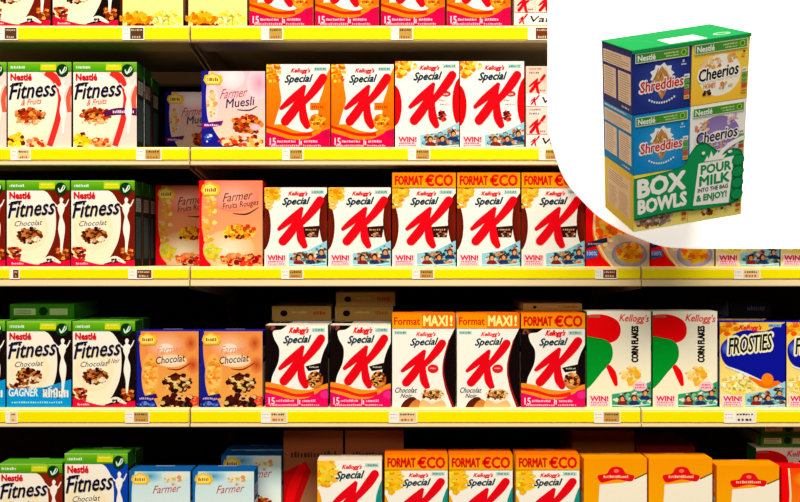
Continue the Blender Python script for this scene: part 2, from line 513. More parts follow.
def art_k(kind, ban=None, mini=False):
    bh = 15 if ban else 0
    H = {'orange': 84, 'red': 87, 'brown': 79, 'dark': 82, 'maxi': 95, 'yellow': 84}[kind] if not ban else {'brown': 94, 'dark': 94, 'maxi': 94, 'yellow': 90}[kind]
    a = Art(64, H, hash((kind,)) % 7 if False else len(kind) * 7 + (3 if ban else 0))
    B = H - bh                     # body below the banner
    a.frame(0, bh, 1, B / 84.0)
    side = {'orange': '#f28a1e', 'red': '#d4121c', 'brown': '#6a2513', 'dark': '#150a0a', 'maxi': '#fdf6ea', 'yellow': '#f6b42a'}[kind]
    WH = '#fdf7ee'
    if kind == 'orange':
        a.grad(0, 0, 64, 84, '#f08c28', '#ea6c12')
        a.shape([(13, -4), (62, -4), (60, 12), (57, 26), (53, 38), (52, 50), (48, 66), (26, 68), (9, 63), (11, 50), (15, 36), (13, 20)], WH)
        a.blobs(6, 8, 8, 11, FLAKE + ['#e9772a', '#fbd9b0'], 34, 3)
        a.rect(44, 38.5, 60, 46, '#e8791a'); a.marks(46, 41, 58, 44, 6, '#a84a0e')
        a.shape([(-3, 64), (14, 60), (28, 66), (46, 68), (66, 62), (66, 76), (-3, 76)], '#f08a20')
        a.stroke([(-2, 62, 2.6), (12, 66, 3), (28, 70.5, 3), (46, 70, 4)], '#d0351a', cap=False)
        a.ell(51, 58, 8.5, 8.5, '#f7c071', '#e58f2e'); a.blobs(51, 57, 7.5, 6.5, FLAKE + ['#7c3413', '#a85420'], 46, 2.1)
    elif kind == 'red':
        a.rect(0, 0, 64, 84, WH)
        a.ell(-1.5, 43, 8, 20, '#d4121c', '#b90d18'); a.ell(66.5, 40, 9.5, 25, '#d8121c', '#b90d18')
        a.blobs(5, 6, 9, 9, FLAKE, 40, 3); a.blobs(13, 4, 8, 4, ['#fbd58c', '#f7b64e'], 16, 2.4)
        a.ell(51, 31.5, 4.6, 2.8, '#d33b3b'); a.marks(48.5, 31, 53.5, 32.6, 4, '#f8d8d0')
        a.marks(44, 37, 50, 38.4, 4, '#e2765c'); a.marks(45, 41, 55, 42.4, 6, '#e2765c')
        a.blobs(46.5, 53, 5, 5, ['#6a0e12', '#a51a1c', '#3d0a0c', '#c9503a'], 30, 1.9)
    elif kind == 'brown':
        a.rect(0, 0, 64, 84, WH)
        a.ell(-3, 41, 9.5, 27, '#7a2c16', '#5a1c0e'); a.ell(68, 36, 12, 32, '#7a2c16', '#5a1c0e')
        a.blobs(6, 6, 10, 9, ['#f5b33c', '#fbd173', '#f0962a', '#f4b04c'], 50, 3); a.blobs(4, 17, 5, 6, ['#f7c868', '#f0a23a'], 14, 2.4)
        a.poly([(38.5, 42), (57, 40.5), (55, 53), (42, 53)], '#3d1b12'); a.marks(42, 44, 54, 45.6, 6, '#c7a58a'); a.blobs(49, 49.5, 5, 2.6, ['#8c5a40', '#d8b090', '#5b2d1c'], 18, 1.4)
    elif kind == 'dark':
        a.rect(0, 0, 64, 84, WH)
        a.shape([(-6, -4), (22, -3), (17, 4), (8, 6), (9, 14), (14, 24), (13, 38), (7, 52), (4, 64), (-6, 70)], '#160b0b')
        a.shape([(62, 22), (70, 10), (70, 62), (54, 60), (56, 42), (58, 32)], '#160b0b')
        a.blobs(5, 3, 6, 3, ['#54302c', '#3a2020', '#7b5048'], 14, 2)
        a.shape([(-3, 60), (12, 60), (28, 65), (46, 66), (66, 60), (66, 80), (-3, 80)], '#f39340')
        a.stroke([(-2, 64, 3), (14, 67, 3.4), (32, 72, 3), (50, 70, 5)], '#d13a2a', cap=False)
        a.poly([(41, 42), (58, 38), (57, 45), (44, 47)], '#241416'); a.marks(45, 42, 55, 43.6, 6, '#bbbbaa')
        a.ell(51, 56, 8, 9, '#e8b880', '#b0662e'); a.blobs(51, 55, 7, 7.4, ['#d8924a', '#f0c890', '#3a170c', '#8c4a24', '#5a2a14'], 46, 1.9)
    elif kind == 'maxi':
        a.rect(0, 0, 64, 84, WH)
        a.shape([(58, 12), (72, -4), (72, 90), (63, 88), (58, 74), (53, 58), (51, 46), (54, 30)], '#160b0b')
        a.stroke([(58, 12, 1), (52, 38, 1.6), (54, 60, 2), (62, 84, 2.6)], '#8a1d1c', cap=False)
    elif kind == 'yellow':
        a.rect(0, 0, 64, 84, WH)
        a.blobs(6, 12, 13, 14, ['#f7b733', '#f5a11e', '#ffd35c', '#fbc24a'], 70, 4)
        a.shape([(66, 20), (60, 30), (58, 44), (62, 60), (70, 60)], '#2f8a86')
        a.ell(-3, 50, 8, 24, '#f0a021')
    # common lettering
    kelloggs(a, 25, 4 if kind != 'dark' else 2, 44, 9.5, '#d42a3c')
    a.text('Special', 19, 11, 45, 20.8, '#123c4c', .028, .35, 1)
    a.rect(47.5 if kind != 'maxi' else 2, 2.6, 61 if kind != 'maxi' else 15, 6.4, '#b7d6cd'); a.marks(49 if kind != 'maxi' else 3, 3.6, 60 if kind != 'maxi' else 14, 5.6, 7, '#2f6f70')
    if kind == 'maxi':
        letter_k(a, -4, 3, .96)
        a.ell(41.5, 43, 5.6, 4.6, '#d02a34'); a.marks(38.5, 41.8, 44.5, 43.2, 5, '#f8d0c8')
        a.text('Chocolat', 3, 63, 25, 68.5, '#231512', .01, .3); a.text('Noir', 9, 69.5, 20, 74, '#231512', .01, .3)
        a.shape([(9, 90), (11, 79), (20, 73), (26, 77), (31, 90)], '#5b2a1a'); a.shape([(16, 90), (19, 80), (27, 76), (34, 90)], '#c4854f')
        a.ell(41, 71, 12.5, 7.5, '#f6ead8'); a.blobs(41, 70.5, 10.5, 5.4, ['#5b2a1a', '#d9a26a', '#c4854f', '#f0d0a0', '#3a170c'], 50, 1.9)
        a.shape([(29, 90), (30, 76), (40, 80), (52, 77), (54, 90)], '#eab98c')
    else:
        letter_k(a)
    if kind in ('orange', 'dark'):
        a.shape([(-6, 69), (10, 71), (24, 75), (40, 75), (52, 70), (58, 66), (70, 66), (70, 90), (-6, 90)], '#cc1052' if kind == 'orange' else '#cc1a62')
        a.ell(61, 71, 5, 4, '#b3104c' if kind == 'orange' else '#d83c88')
        a.text('15', 3.5, 74, 9.5, 81, '#ffd6e4', .02); a.marks(11, 76, 30, 78.4, 11, '#ffc3d8'); a.marks(5, 80.6, 34, 82.6, 14, '#ffb0cc')
        a.marks(33, 75, 36, 81, 2, '#ffd6e4'); a.marks(38, 76, 52, 78.5, 8, '#ffc3d8'); a.marks(37, 80.6, 56, 82.4, 9, '#ffb0cc')
    a.frame()
    if kind in ('red', 'brown', 'yellow'): win_strip(a, H)
    if ban: banner(a, ban)
    return a, H, side

def art_fit(kind, top=9.5):
    H = 86
    a = Art(64, H, len(kind) + 11)
    band = {'fruit': '#e0413c', 'fruitb': '#e0413c', 'choc': '#6e2412', 'dark': '#1c0f10', 'gagner': '#1c0f10', 'blue': '#15499a', 'brown4': '#7c2f18'}[kind]
    a.grad(0, 0, 64, H, '#fdf1ea', '#fdeecb')
    if kind in ('fruit', 'fruitb'):
        a.shape([(30, 8), (50, 9), (66, 8), (66, 22), (62, 30), (64, 88), (36, 88), (44, 66), (50, 50), (52, 36), (46, 22), (38, 14)], '#f8d3cb')
        a.stroke([(38, 10, 7), (48, 17, 8), (53, 34, 5), (50, 58, 6), (42, 84, 6)], band, cap=False)
        a.stroke([(64, 24, 3), (61, 36, 5), (62, 50, 4)], '#ea6a58', cap=False)
        a.blobs(22, 53, 15, 7, FRUITS, 90, 2.5)
        a.blobs(22, 60, 13, 2.4, ['#e8c9a0', '#d9a878'], 18, 1.8)
        a.blobs(9, 78, 8, 7, ['#f9d02a', '#f6b91c', '#6b2c12', '#fbe06a'], 34, 3)
        a.blobs(28, 82, 9, 6, ['#e9743a', '#f0a070', '#c9401c', '#f8c8a0'], 34, 3)
        a.text('& Fruits', 14, 37.5, 34, 43.5, '#d9544a', .0, .25, 2)
        if kind == 'fruitb':
            a.stroke([(31, 52, 5), (42, 49.5, 6.6), (54, 49, 7), (66, 50, 7)], '#5b1f52', cap=False); a.marks(40, 48, 62, 51, 12, '#e8c8e8')
    else:
        a.shape([(30, 6), (41, 12), (48, 24), (50, 40), (48, 58), (41, 74), (30, 92), (70, 92), (70, 4)], band)
        a.ell(22, 48, 20, 22, '#fff8ec', '#fbe6c0')
        a.blobs(22, 55, 13, 8, CHOCS, 90, 2.5)
        a.blobs(26, 59, 8, 3, ['#f6e3c8', '#d9b088'], 14, 1.8)
        a.text('Chocolat', 8, 40.5, 36, 46, '#5b3a22', .0, .3, 1.5)
        if kind == 'dark': a.text('& Noir', 36, 37.5, 48, 42.5, '#8a5a3a', .0, .3, 1)
        a.blobs(6, 74, 9, 8, ['#8c2a1a', '#c4521c', '#e0a060', '#5a1a10'], 40, 2.4)
        if kind == 'gagner':
            a.blobs(10, 66, 12, 4, CHOCS, 30, 2)
            a.poly([(0, 68), (38, 66), (64, 58), (64, H), (0, H)], '#1c8fc4')
            a.text('GAGNER', 2, 67, 31, 75, '#e9f6fb', .02, .1); a.blobs(48, 71, 13, 5.5, ['#e8f0e8', '#3b4a5a', '#b8c8d0', '#7a5848'], 46, 1.8)
            a.marks(36, 66, 62, 76, 10, '#e0ecf0'); a.marks(5, 80, 56, 82, 22, '#a8dcf0')
        else:
            a.shape([(-4, 77), (12, 80), (30, 84), (48, 82), (68, 80), (68, 92), (-4, 92)], '#c9174a')
            a.blobs(56, 73, 6, 6, ['#b0602c', '#7a3414', '#d9964e'], 26, 2.2)
            a.stroke([(34, 82, 2), (44, 78, 5), (54, 82, 2)], '#f2ead8'); a.blobs(45, 80, 5, 2, ['#2c1a14', '#d8c8b8'], 10, 1.3)
            a.marks(5, 82, 18, 84, 7, '#f4b8c8')
    # standing figure shape in white
    a.shape([(55.5, 17), (57.6, 19), (56.8, 22.5), (59, 24), (58.4, 30), (56.6, 36), (59, 44), (59, 52), (57.6, 62), (56.4, 71), (54.6, 71), (54.4, 60), (52.4, 50), (53, 42), (54, 36), (52, 30), (52, 25), (54.2, 22.5), (53.8, 19)], '#fdf3ea')
    a.stroke([(47, 21, .8), (52, 26, 1.6), (59, 26, 1.6), (63, 19, .8)], '#fdf3ea', cap=False)
    # green head band
    a.grad(0, 0, 64, top, '#7fae35', '#4f8f22'); a.rect(0, 0, 64, .9, '#9cc46a')
    a.grad(33, 1.5, 49, top - 1.5, '#a8c42c', '#e0cf2a'); a.marks(35, 3, 47, 4.4, 8, '#f4f0a0')
    a.marks(3, 3.6, 18, 6.4, 9, '#dff0e4')
    a.ell(55, top - 1.2, 6.2, 6.4, '#123d1c'); a.stroke([(52.4, top - 2, 1), (54.4, top + 1.8, 1.8), (58, top - 5, 1)], '#d8ecd8', cap=False)
    a.stroke([(56, top + 1.5, .6), (59, top - 2, 1), (59, top - 5, .5)], '#d8ecd8', cap=False)
    a.text('Nestlé', 3, 11.6, 24, 18, '#c01f38', .045)
    a.text('Fitness', 3, 21.5, 49, 37.5, '#1c1a3c', .016, .2, 4); a.stroke([(2.5, 24, 1.2), (8, 21.6, 1.8), (15, 20.6, 1.2)], '#1c1a3c')
    return a, H, '#28301f'

def art_farmer(kind):
    H = {'muesli': 77, 'rouge': 86, 'choc': 76, 'blue': 77, 'croust': 86}[kind]
    a = Art(64, H, len(kind) + 31)
    hi = H / 77
    a.frame(0, 0, 1, hi)
    if kind == 'muesli':
        a.grad(0, 0, 64, 77, '#f3bccb', '#f6d0b4'); a.ell(58, 12, 12, 16, '#e59ab0', '#f6cfd6'); a.ell(30, 6, 14, 12, '#fbe6ec', '#f6cfd6')
        a.shape([(-4, -4), (7, -4), (5, 14), (5, 34), (12, 58), (26, 82), (-4, 82)], '#22257e')
        a.ell(11, 34, 6, 22, '#fbd9b8', '#f6cfd6'); a.blobs(10, 32, 4, 14, ['#f0a070', '#f8c890', '#f6d8b0'], 30, 2.4)
        a.text('Farmer', 20, 18, 46, 28, '#a8596a', .0, .35, 2.5); a.text('Muesli', 25, 28, 53, 37, '#2c2a5c', .01, .1, 3)
        a.stroke([(36, 38.5, .8), (48, 39, 1.4), (56, 35, .8)], '#2c2a5c', cap=False)
        a.blobs(46, 53, 15, 9, FRUITS + ['#c9642a', '#8c3a1a'], 90, 2.8); a.ell(54, 56, 5, 3.4, '#f6b8c4')
        a.blobs(40, 71, 24, 6, ['#f6d29a', '#e8a860', '#7a2c1c', '#f4c8b0', '#d9503a'], 60, 3)
        a.poly([(0, 52), (22, 49.5), (20, 54), (0, 58)], '#6a1f6a'); a.marks(3, 52.8, 18, 55, 8, '#e8c8f0')
        a.blobs(7, 67, 4, 4, ['#5a6ab8', '#c8d0f0', '#3a4a9a'], 12, 1.8)
        side = '#262a80'
    elif kind == 'rouge':
        a.grad(0, 0, 64, 77, '#ee8a74', '#f0b080'); a.ell(34, 14, 26, 14, '#f6b0a0', '#ee8a74')
        a.shape([(-4, -4), (6, -4), (3, 16), (3, 42), (7, 60), (12, 82), (-4, 82)], '#d6182a')
        a.ell(30, 62, 26, 18, '#fbe8cc', '#f0b88c'); a.blobs(10, 30, 6, 26, ['#f6b860', '#f8d08a', '#f0a050'], 46, 2.8)
        a.text('Farmer', 25, 11.5, 54, 19.5, '#5b2430', .0, .3, 3); a.text('Fruits Rouges', 24, 20.5, 60, 27.5, '#4a2030', .0, .1, 4)
        a.stroke([(34, 29.5, .6), (48, 30, 1.3), (60, 24, .6)], '#4a2030', cap=False)
        a.blobs(41, 46, 16, 6, ['#e88a28', '#f4ac3c', '#b8501c', '#f8c860'], 70, 2.6); a.blobs(38, 50.5, 12, 1.6, ['#5a1c14', '#8c3a1a'], 12, 1.8)
        a.blobs(14, 64, 8, 7, ['#f0d040', '#e0b030', '#c8d060'], 26, 3); a.blobs(42, 71, 24, 5.4, ['#c41c2c', '#8c1020', '#e8503c', '#f49060', '#e8b070'], 60, 3)
        side = '#b81c28'
    elif kind == 'choc':
        a.grad(0, 0, 64, 77, '#dd8f5e', '#e9a765'); a.ell(30, 16, 22, 16, '#f4c3a6', '#dd8f5e'); a.ell(56, 12, 7, 9, '#a8502a', '#dd8f5e'); a.ell(58, 34, 7, 9, '#a8482a', '#dd8f5e')
        a.shape([(-4, -4), (4, -4), (3, 16), (5, 36), (11, 56), (22, 82), (-4, 82)], '#23277c')
        a.ell(14, 46, 9, 24, '#f7c887', '#e9a765'); a.blobs(14, 46, 6, 20, ['#f0a24c', '#f8cc88', '#e88c3c'], 46, 2.8)
        a.ell(30, 17, 8, 4.5, '#f8dccc'); a.text('Farmer', 22, 15, 48, 23, '#d9907c', .0, .3, 2); a.ell(36, 30, 16, 6.5, '#fbe8d8', '#f4c8a4')
        a.text('Chocolat', 20, 26, 50, 33.5, '#3c1c14', .01, .1, 3); a.stroke([(32, 38, .6), (44, 38.5, 1.4), (56, 32, .8)], '#8c3018', cap=False)
        a.blobs(42, 52, 14, 9, ['#2c120a', '#f2cf96', '#5a2a14', '#e8b070', '#3c1a10'], 74, 2.8); a.blobs(42, 71, 20, 7, ['#2c120a', '#4a1e12', '#e0b080', '#3c1610'], 50, 3.2)
        a.blobs(60, 70, 5, 5, ['#d8503c', '#e88060'], 12, 2.4); a.poly([(0, 67), (20, 63), (22, 67), (0, 72)], '#33206a'); a.marks(3, 67, 18, 69, 8, '#c8b8e8')
        a.blobs(10, 74, 9, 2.4, ['#3a5aa8', '#6a8ac8'], 14, 1.8)
        side = '#23277c'
    elif kind == 'blue':
        a.grad(0, 0, 64, 77, '#bfdde6', '#fbfbf6'); a.ell(22, 5, 14, 7, '#2f94ba', '#bfdde6'); a.ell(50, 4, 16, 6, '#f2e6d0', '#cfe2e0')
        a.shape([(-4, -4), (6, -4), (3, 16), (3, 42), (7, 60), (12, 82), (-4, 82)], '#1d6aa0')
        a.blobs(46, 9, 10, 5, ['#e0b070', '#f0dcc0', '#d8a070'], 20, 2.2)
        a.text('Farmer', 26, 15, 54, 23.5, '#a83a3a', .0, .3, 2); a.blobs(40, 50, 16, 9, FRUITS, 60, 2.8)
        side = '#1d5a88'
    else:
        a.rect(0, 0, 64, 77, '#fbeaa0')
        a.rect(0, 0, 3, 77, '#4a1c10')
        a.text('Farmer', 20, 18, 50, 27, '#8c3a1a', .0, .3, 2)
        a.blobs(16, 70, 16, 5.5, ['#f29a1e', '#f6b43c', '#e07c14'], 70, 3); a.blobs(20, 76, 15, 1.6, ['#5a2410', '#8c4418'], 16, 2)
        a.blobs(47, 70, 15, 7, ['#f8ec8c', '#f2e070', '#fdf6c0', '#e0c860'], 60, 2.4)
        side = '#4a2410'
    a.poly([(2, 9), (3.5, 4), (7, 3.5), (11, .8), (16, 3.5), (20, 4), (21.5, 9), (19, 13.5), (5, 13.5)], '#f3b52c')
    a.poly([(4, 9), (5.5, 5.5), (11, 3), (17, 5.5), (19, 9), (17, 12), (6, 12)], '#fbe08a')
    a.marks(6, 6.4, 17.5, 10, 6, '#8a4a18')
    a.frame()
    return a, H, side

def art_corn():
    H = 96
    a = Art(64, H, 77)
    a.grad(0, 0, 64, H, '#fdf6e6', '#fbeecb')
    # plain red and green shapes in the place of the bird
    a.shape([(-8, 8), (14, 3), (31, 10), (33, 24), (22, 32), (-8, 34)], '#d8141c')
    a.shape([(-8, 30), (12, 27), (24, 33), (25, 48), (14, 62), (2, 76), (-8, 78)], '#118a3c')
    a.stroke([(22, 56, 5), (26, 63, 7), (29, 73, 4)], '#d8141c')
    a.text("Kellogg's", 33, 2.6, 62, 12, '#d41c34', .015, .25, -1)
    a.marks(2, 3.5, 14, 6, 7, '#2f8a70')
    a.text('CORN FLAKES', 30, 29.6, 66, 36, '#1c1412', .055, 0, 0, rot=-math.pi / 2)
    a.marks(43, 58, 49, 59.2, 4, '#c88a3a')
    a.blobs(44, 64, 8, 8, ['#f5c86a', '#f9dc98', '#eeb14c'], 40, 3.2)
    a.ell(33, 62, 1, 1, '#eeb14c')
    win_strip(a, H, True)
    a.ell(53, H - 21, 7, 5, '#f6c4d0'); a.marks(48.5, H - 23.5, 57.5, H - 21.6, 6, '#c81c54'); a.marks(48, H - 20.5, 58, H - 19, 6, '#c81c54')
    return a, H, '#0f6e34'

def art_frost():
    H = 85
    a = Art(66, H, 78)
    a.grad(0, 0, 66, H, '#f9c352', '#fbe6a8')
    a.blobs(8, 5, 12, 8, FLAKE, 40, 3.4); a.blobs(24, 3, 8, 4, ['#fbd58c', '#f7b64e'], 14, 2.6)
    a.shape([(1, 25), (8, 16), (24, 8), (44, 9), (58, 4), (72, 4), (72, 60), (60, 60), (48, 63), (30, 52), (12, 46), (3, 38)], '#141c86')
    a.ell(6, 26, 4, 6, '#6a7ac8', '#2c3aa0')
    a.text('FROSTIES', 9, 15, 53, 33, '#f4ecc8', .07, .06, 5, spacing=.95)
    a.text('FROSTIES', 9.6, 15.8, 52.4, 32.2, '#141014', .015, .06, 5, spacing=.95)
    kelloggs(a, 20, 2.6, 42, 8.6, '#d2203a'); a.rect(49, 1.4, 62, 4.6, '#8fb0d0'); a.marks(50, 2.2, 61, 4, 7, '#2f5f80')
    a.blobs(20, 62, 19, 9, ['#f4dc7a', '#fbeca8', '#eec050', '#fff6d0'], 110, 2.6)
    a.stroke([(6, 44, 1.4), (22, 50, 2.4), (42, 60, 4), (52, 65, 2)], '#dfe6f4'); a.stroke([(30, 55, 2), (44, 62, 6), (58, 62, 7)], '#ea7a1c')
    a.ell(48, 57, 6, 6, '#f08a28')
    a.frame(0, 0, 66 / 64, 1); win_strip(a, H); a.frame()
    return a, H, '#141c86'

def art_variety():
    H = 82
    a = Art(64, H, 5)
    a.rect(0, 0, 64, H, '#f3d6cc')
    for r in range(2):
        y = r * 41
        for c in range(3):
            x = c * 21.4 + .4
            a.rect(x, y + .5, x + 20.6, y + 27, ['#efc4b4', '#f0cfc4', '#f2d8c0'][(c + r) % 3])
            a.marks(x + 3, y + 1.5, x + 15, y + 3.4, 6, '#c05a50'); a.marks(x + 3, y + 5.4, x + 13, y + 7.4, 6, '#50606a')
            letter_k(a_sub(a, x - 2.4, y + 4.5, .36), 0, 0, 1); a.frame()
            a.marks(x + 13, y + 14, x + 19, y + 15.4, 4, '#a89080')
            a.marks(x + 12, y + 23, x + 19, y + 25, 4, '#8c5a40')
        a.rect(0, y + 28, 64, y + 40, '#fbf0e8')
        letter_k(a_sub(a, 1.5, y + 26.6, .2), 0, 0, 1); a.frame()
        a.text('Variety', 15, y + 31, 60, y + 39, '#3a2c2c', .02, .3)
    return a, H, '#c88a80'
def a_sub(a, x, y, s): a.frame(x, y, s, s); return a

def art_extra():
    H = 92
    a = Art(64, H, 6)
    a.grad(0, 0, 64, H, '#ee5a1c', '#f4a040')
    a.shape([(-4, -4), (6, -4), (8, 30), (7, 60), (16, 82), (30, 98), (-4, 98)], '#dc1418')
    a.stroke([(7, -4, 1.5), (9, 30, 2), (9, 58, 2), (18, 80, 2.4), (32, 97, 3)], '#fbe0b8', cap=False)
    a.ell(26, 14, 16, 10, '#f6a83a', '#ee6a20')
    a.blobs(28, 57, 17, 13, ['#f07a1c', '#f8a63a', '#e85a14', '#fbc868'], 100, 3.6)
    a.poly([(30, 60), (72, 60), (72, 96), (30, 96), (18, 76)], '#c7bba6')
    a.blobs(24, 70, 7, 7, ['#d8b0b0', '#e8c8a8', '#f0d890'], 20, 3)
    a.ell(44, 80, 18, 13, '#e8e0d8', '#8f8aa0'); a.blobs(44, 79, 13, 9, ['#f29a1e', '#f6b43c', '#e8741a', '#fbc85a'], 90, 3)
    a.poly([(-2, 69), (21, 63), (22, 67.4), (-2, 75)], '#33304a'); a.marks(2, 70.6, 18, 68.8, 10, '#b8b8c8')
    a.poly([(-2, 77), (12, 75), (12, 82), (-2, 85)], '#2a6ab0'); a.text('100%', 1, 77, 11, 81, '#d8e8f8', .01)
    return a, H, '#b81418'

def art_orange():
    H = 86
    a = Art(64, H, 9)
    a.grad(0, 0, 64, H, '#f79a10', '#fbb01c')
    a.poly([(16, 26), (40, 24), (64, 15), (64, H), (12, H)], '#fbf0dc'); a.poly([(51, 20), (64, 14), (64, 15.4), (52, 21)], '#4a5a2a')
    a.shape([(14, 17), (23, 15), (27, 9.5), (33, 8), (39, 9.5), (43, 15), (51, 17), (48, 23), (33, 21), (18, 24)], '#c9202a')
    a.marks(20, 16.6, 46, 19.4, 13, '#f6c8a8'); a.ell(33, 12.4, 2.6, 1.8, '#f08060')
    a.blobs(38, 62, 20, 14, FLAKE, 80, 3.4)
    return a, H, '#d98512'

def art_grey():   # dim mixed box far back on the bottom shelf
    H = 96
    a = Art(64, H, 12)
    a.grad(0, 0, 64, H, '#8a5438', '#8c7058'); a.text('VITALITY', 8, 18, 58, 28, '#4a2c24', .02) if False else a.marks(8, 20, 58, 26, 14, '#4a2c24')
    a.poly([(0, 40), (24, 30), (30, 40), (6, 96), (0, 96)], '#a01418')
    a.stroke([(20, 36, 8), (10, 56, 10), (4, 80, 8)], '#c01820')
    return a, H, '#7c4630'

# ------------------------------------------------------------------ carton builder
PROTO = {}
DP = .066
def side_panel(a_side, W, H, base, kind, band=None):
    a = Art(W, H, 3)
    a.rect(0, 0, W, H, base)
    if band: a.rect(0, 0, W, 14, band)
    a.rect(W * .14, H * .42, W * .86, H * .92, '#c9c3a8' if kind != 'fit' else '#3c5058')
    a.lines(W * .2, H * .46, W * .8, H * .88, 14, '#5a5648', .5)
    a.rect(W * .14, H * .2, W * .86, H * .36, mix(base, '#ffffff', .25))
    a.lines(W * .2, H * .22, W * .8, H * .34, 4, '#3a362c', .5)
    return a
def proto(key):
    if key in PROTO: return PROTO[key]
    k, *rest = key.split(':')
    band = None
    if k == 'k':
        art, H, side = art_k(rest[0], rest[1] if len(rest) > 1 else None)
    elif k == 'fit':
        art, H, side = art_fit(rest[0]); band = '#2f5a1c'
    elif k == 'farmer': art, H, side = art_farmer(rest[0])
    elif k == 'corn': art, H, side = art_corn()
    elif k == 'frost': art, H, side = art_frost()
    elif k == 'variety': art, H, side = art_variety()
    elif k == 'extra': art, H, side = art_extra()
    elif k == 'orange': art, H, side = art_orange()
    elif k == 'grey': art, H, side = art_grey()
    W = art.W
    w, h = W * S, H * S
    geo = new_geo()
    topc = {'fit': '#5c9430', 'orange': '#e8940f'}.get(k, None)
    if topc is None: topc = '#d8741a' if (k == 'k' and len(rest) > 1) else '#cfc4b4' if k in ('k', 'corn', 'variety') else side
    carton_body(geo, w, h, DP, [(0, side), (h - .03 if band else h - .004, band or topc)])
    art.place(geo, (-w / 2, 0, h), (S, 0, 0), (0, 0, -S), (0, -1, 0))
    sw = DP / S
    sa = side_panel(None, sw, H, side, k, band)
    sa.place(geo, (w / 2, .001, h - .001), (0, S * .97, 0), (0, 0, -S * .985), (1, 0, 0))
    sa.place(geo, (-w / 2, DP - .001, h - .001), (0, -S * .97, 0), (0, 0, -S * .985), (-1, 0, 0))
    body = geo_mesh('cereal_box', geo)
    fl = new_geo()
    box_geo(fl, -w / 2 + .004, w / 2 - .004, .003, DP - .012, h, h + .0007, topc)
    box_geo(fl, -w * .16, w * .16, DP - .0125, DP - .005, h, h + .0012, mix(topc, '#ffffff', .2))
    flap = geo_mesh('closing_flap', fl)
    PROTO[key] = (body, flap, W, h)
    return PROTO[key]

rnd = random.Random(4)
def carton(key, x0, x1, row, label, depth=0.0, lift=0.0, group=None, turn=None, dirx=0):
    body, flap, W, h = proto(key)
    o = link('cereal_box', body)
    gap = .5
    sc = (x1 - x0 - gap) / W
    yy = .004 + depth
    o.location = (px((x0 + x1) / 2), yy, pz(ROWS[row][0]) + .0002 + lift)
    o.scale = (sc, 1, 1)
    if turn: o.rotation_euler[2] = math.radians(turn)
    f = link('closing_flap', flap, o)
    tag(o, label, 'cereal box', group)
    return o

# ---- top shelf (only the feet of the boxes are in the frame)
G0 = 'boxes on the top shelf'
carton('fit:choc', -14, 50, 0, 'cereal box with magenta foot at the far left of the top shelf', group=G0)
carton('fit:dark', 52, 118, 0, 'second box from the left on the top shelf, dark chocolate flakes with magenta foot', group=G0)
carton('farmer:croust', 119, 183, 0, 'pale yellow muesli box with orange flakes, left of the top shelf joint', group=G0)
carton('farmer:croust', 185, 247, 0, 'pale yellow muesli box with orange flakes, right of the top shelf joint', group=G0)
for i, (a, b, n) in enumerate(((249, 313, 'first'), (315, 379, 'second'), (381, 445, 'third'), (447, 511, 'fourth'))):
    carton('k:orange', a, b, 0, f'{n} from the left of four magenta footed boxes on the top shelf', group=G0)
carton('variety', 514, 578, 0, 'pale pink variety box on the top shelf at the edge of the white sign', group=G0)

# ---- second shelf
G1 = 'boxes on the second shelf'
carton('fit:fruit', -58, 6, 1, 'white and red fruit cereal box cut by the left edge, second shelf', group=G1)
carton('fit:fruit', 7, 71, 1, 'white and red fruit cereal box without a purple ribbon, second shelf', group=G1)
carton('fit:fruitb', 72.5, 136.5, 1, 'white and red fruit cereal box with a purple ribbon, second shelf', group=G1)
carton('fit:fruit', 72.5, 136.5, 1, 'fruit cereal box hidden right behind the purple ribbon one', depth=.069, group=G1)
carton('fit:choc', 66, 129, 1, 'dim cereal box deep in the shadow beside the green topped fruit boxes', depth=.215, group=G1)
carton('farmer:muesli', 134, 198, 1, 'dim muesli box pushed far back in shadow on the second shelf', depth=.30, group=G1)
carton('farmer:muesli', 201, 265, 1, 'pink and dark blue muesli box at the front of the second shelf', group=G1)
carton('k:orange', 266, 330, 1, 'orange sided red letter box next to the pink muesli box', group=G1)
carton('k:orange', 331, 394, 1, 'orange sided red letter box next to the red sided ones', group=G1)
carton('k:red', 395, 459.5, 1, 'red sided letter box next to the orange sided ones, second shelf', group=G1)
carton('k:red', 460, 524.5, 1, 'red sided letter box next to the pink variety box, second shelf', group=G1)
carton('variety', 526, 590, 1, 'pale pink variety box with small red letters, second shelf by the white sign', group=G1)

# ---- third shelf
G2 = 'boxes on the third shelf'
carton('fit:choc', -58.5, 5, 2, 'brown chocolate cereal box cut by the left edge, third shelf', group=G2)
carton('fit:choc', 6, 69.5, 2, 'brown chocolate cereal box with green top, left of its twin on the third shelf', group=G2)
carton('fit:choc', 70.5, 134.5, 2, 'brown chocolate cereal box whose shaded side and followers show, third shelf', group=G2)
carton('fit:choc', 70.5, 134.5, 2, 'second in the file of brown chocolate cereal boxes on the third shelf', depth=.070, group=G2)
carton('fit:choc', 70.5, 134.5, 2, 'third in the file of brown chocolate cereal boxes on the third shelf', depth=.140, group=G2)
carton('farmer:rouge', 137, 201, 2, 'dim red muesli box set back in shadow beside the shelf joint', depth=.17, group=G2)
carton('farmer:rouge', 198.5, 262.5, 2, 'bright red and peach muesli box at the front of the third shelf', group=G2)
carton('k:brown', 264, 327, 2, 'brown sided red letter box without banner, beside the peach muesli box', group=G2)
carton('k:brown', 328, 391, 2, 'brown sided red letter box without banner, beside the bannered ones', group=G2)
for n, (a, b) in (('leftmost', (392, 456)), ('middle', (457, 520.5)), ('rightmost', (521.5, 585))):
    carton('k:brown:eco', a, b, 2, f'{n} of three brown sided boxes with orange banner on the third shelf', group=G2)
carton('extra', 586, 650, 2, 'red and orange flakes box under the curve of the white sign, left of its twin', group=G2)
carton('extra', 651, 715, 2, 'red and orange flakes box under the white sign, right of its twin', group=G2)
carton('frost', 716, 780, 2, 'box with pink label and teal photos showing below the white sign at right', group=G2)
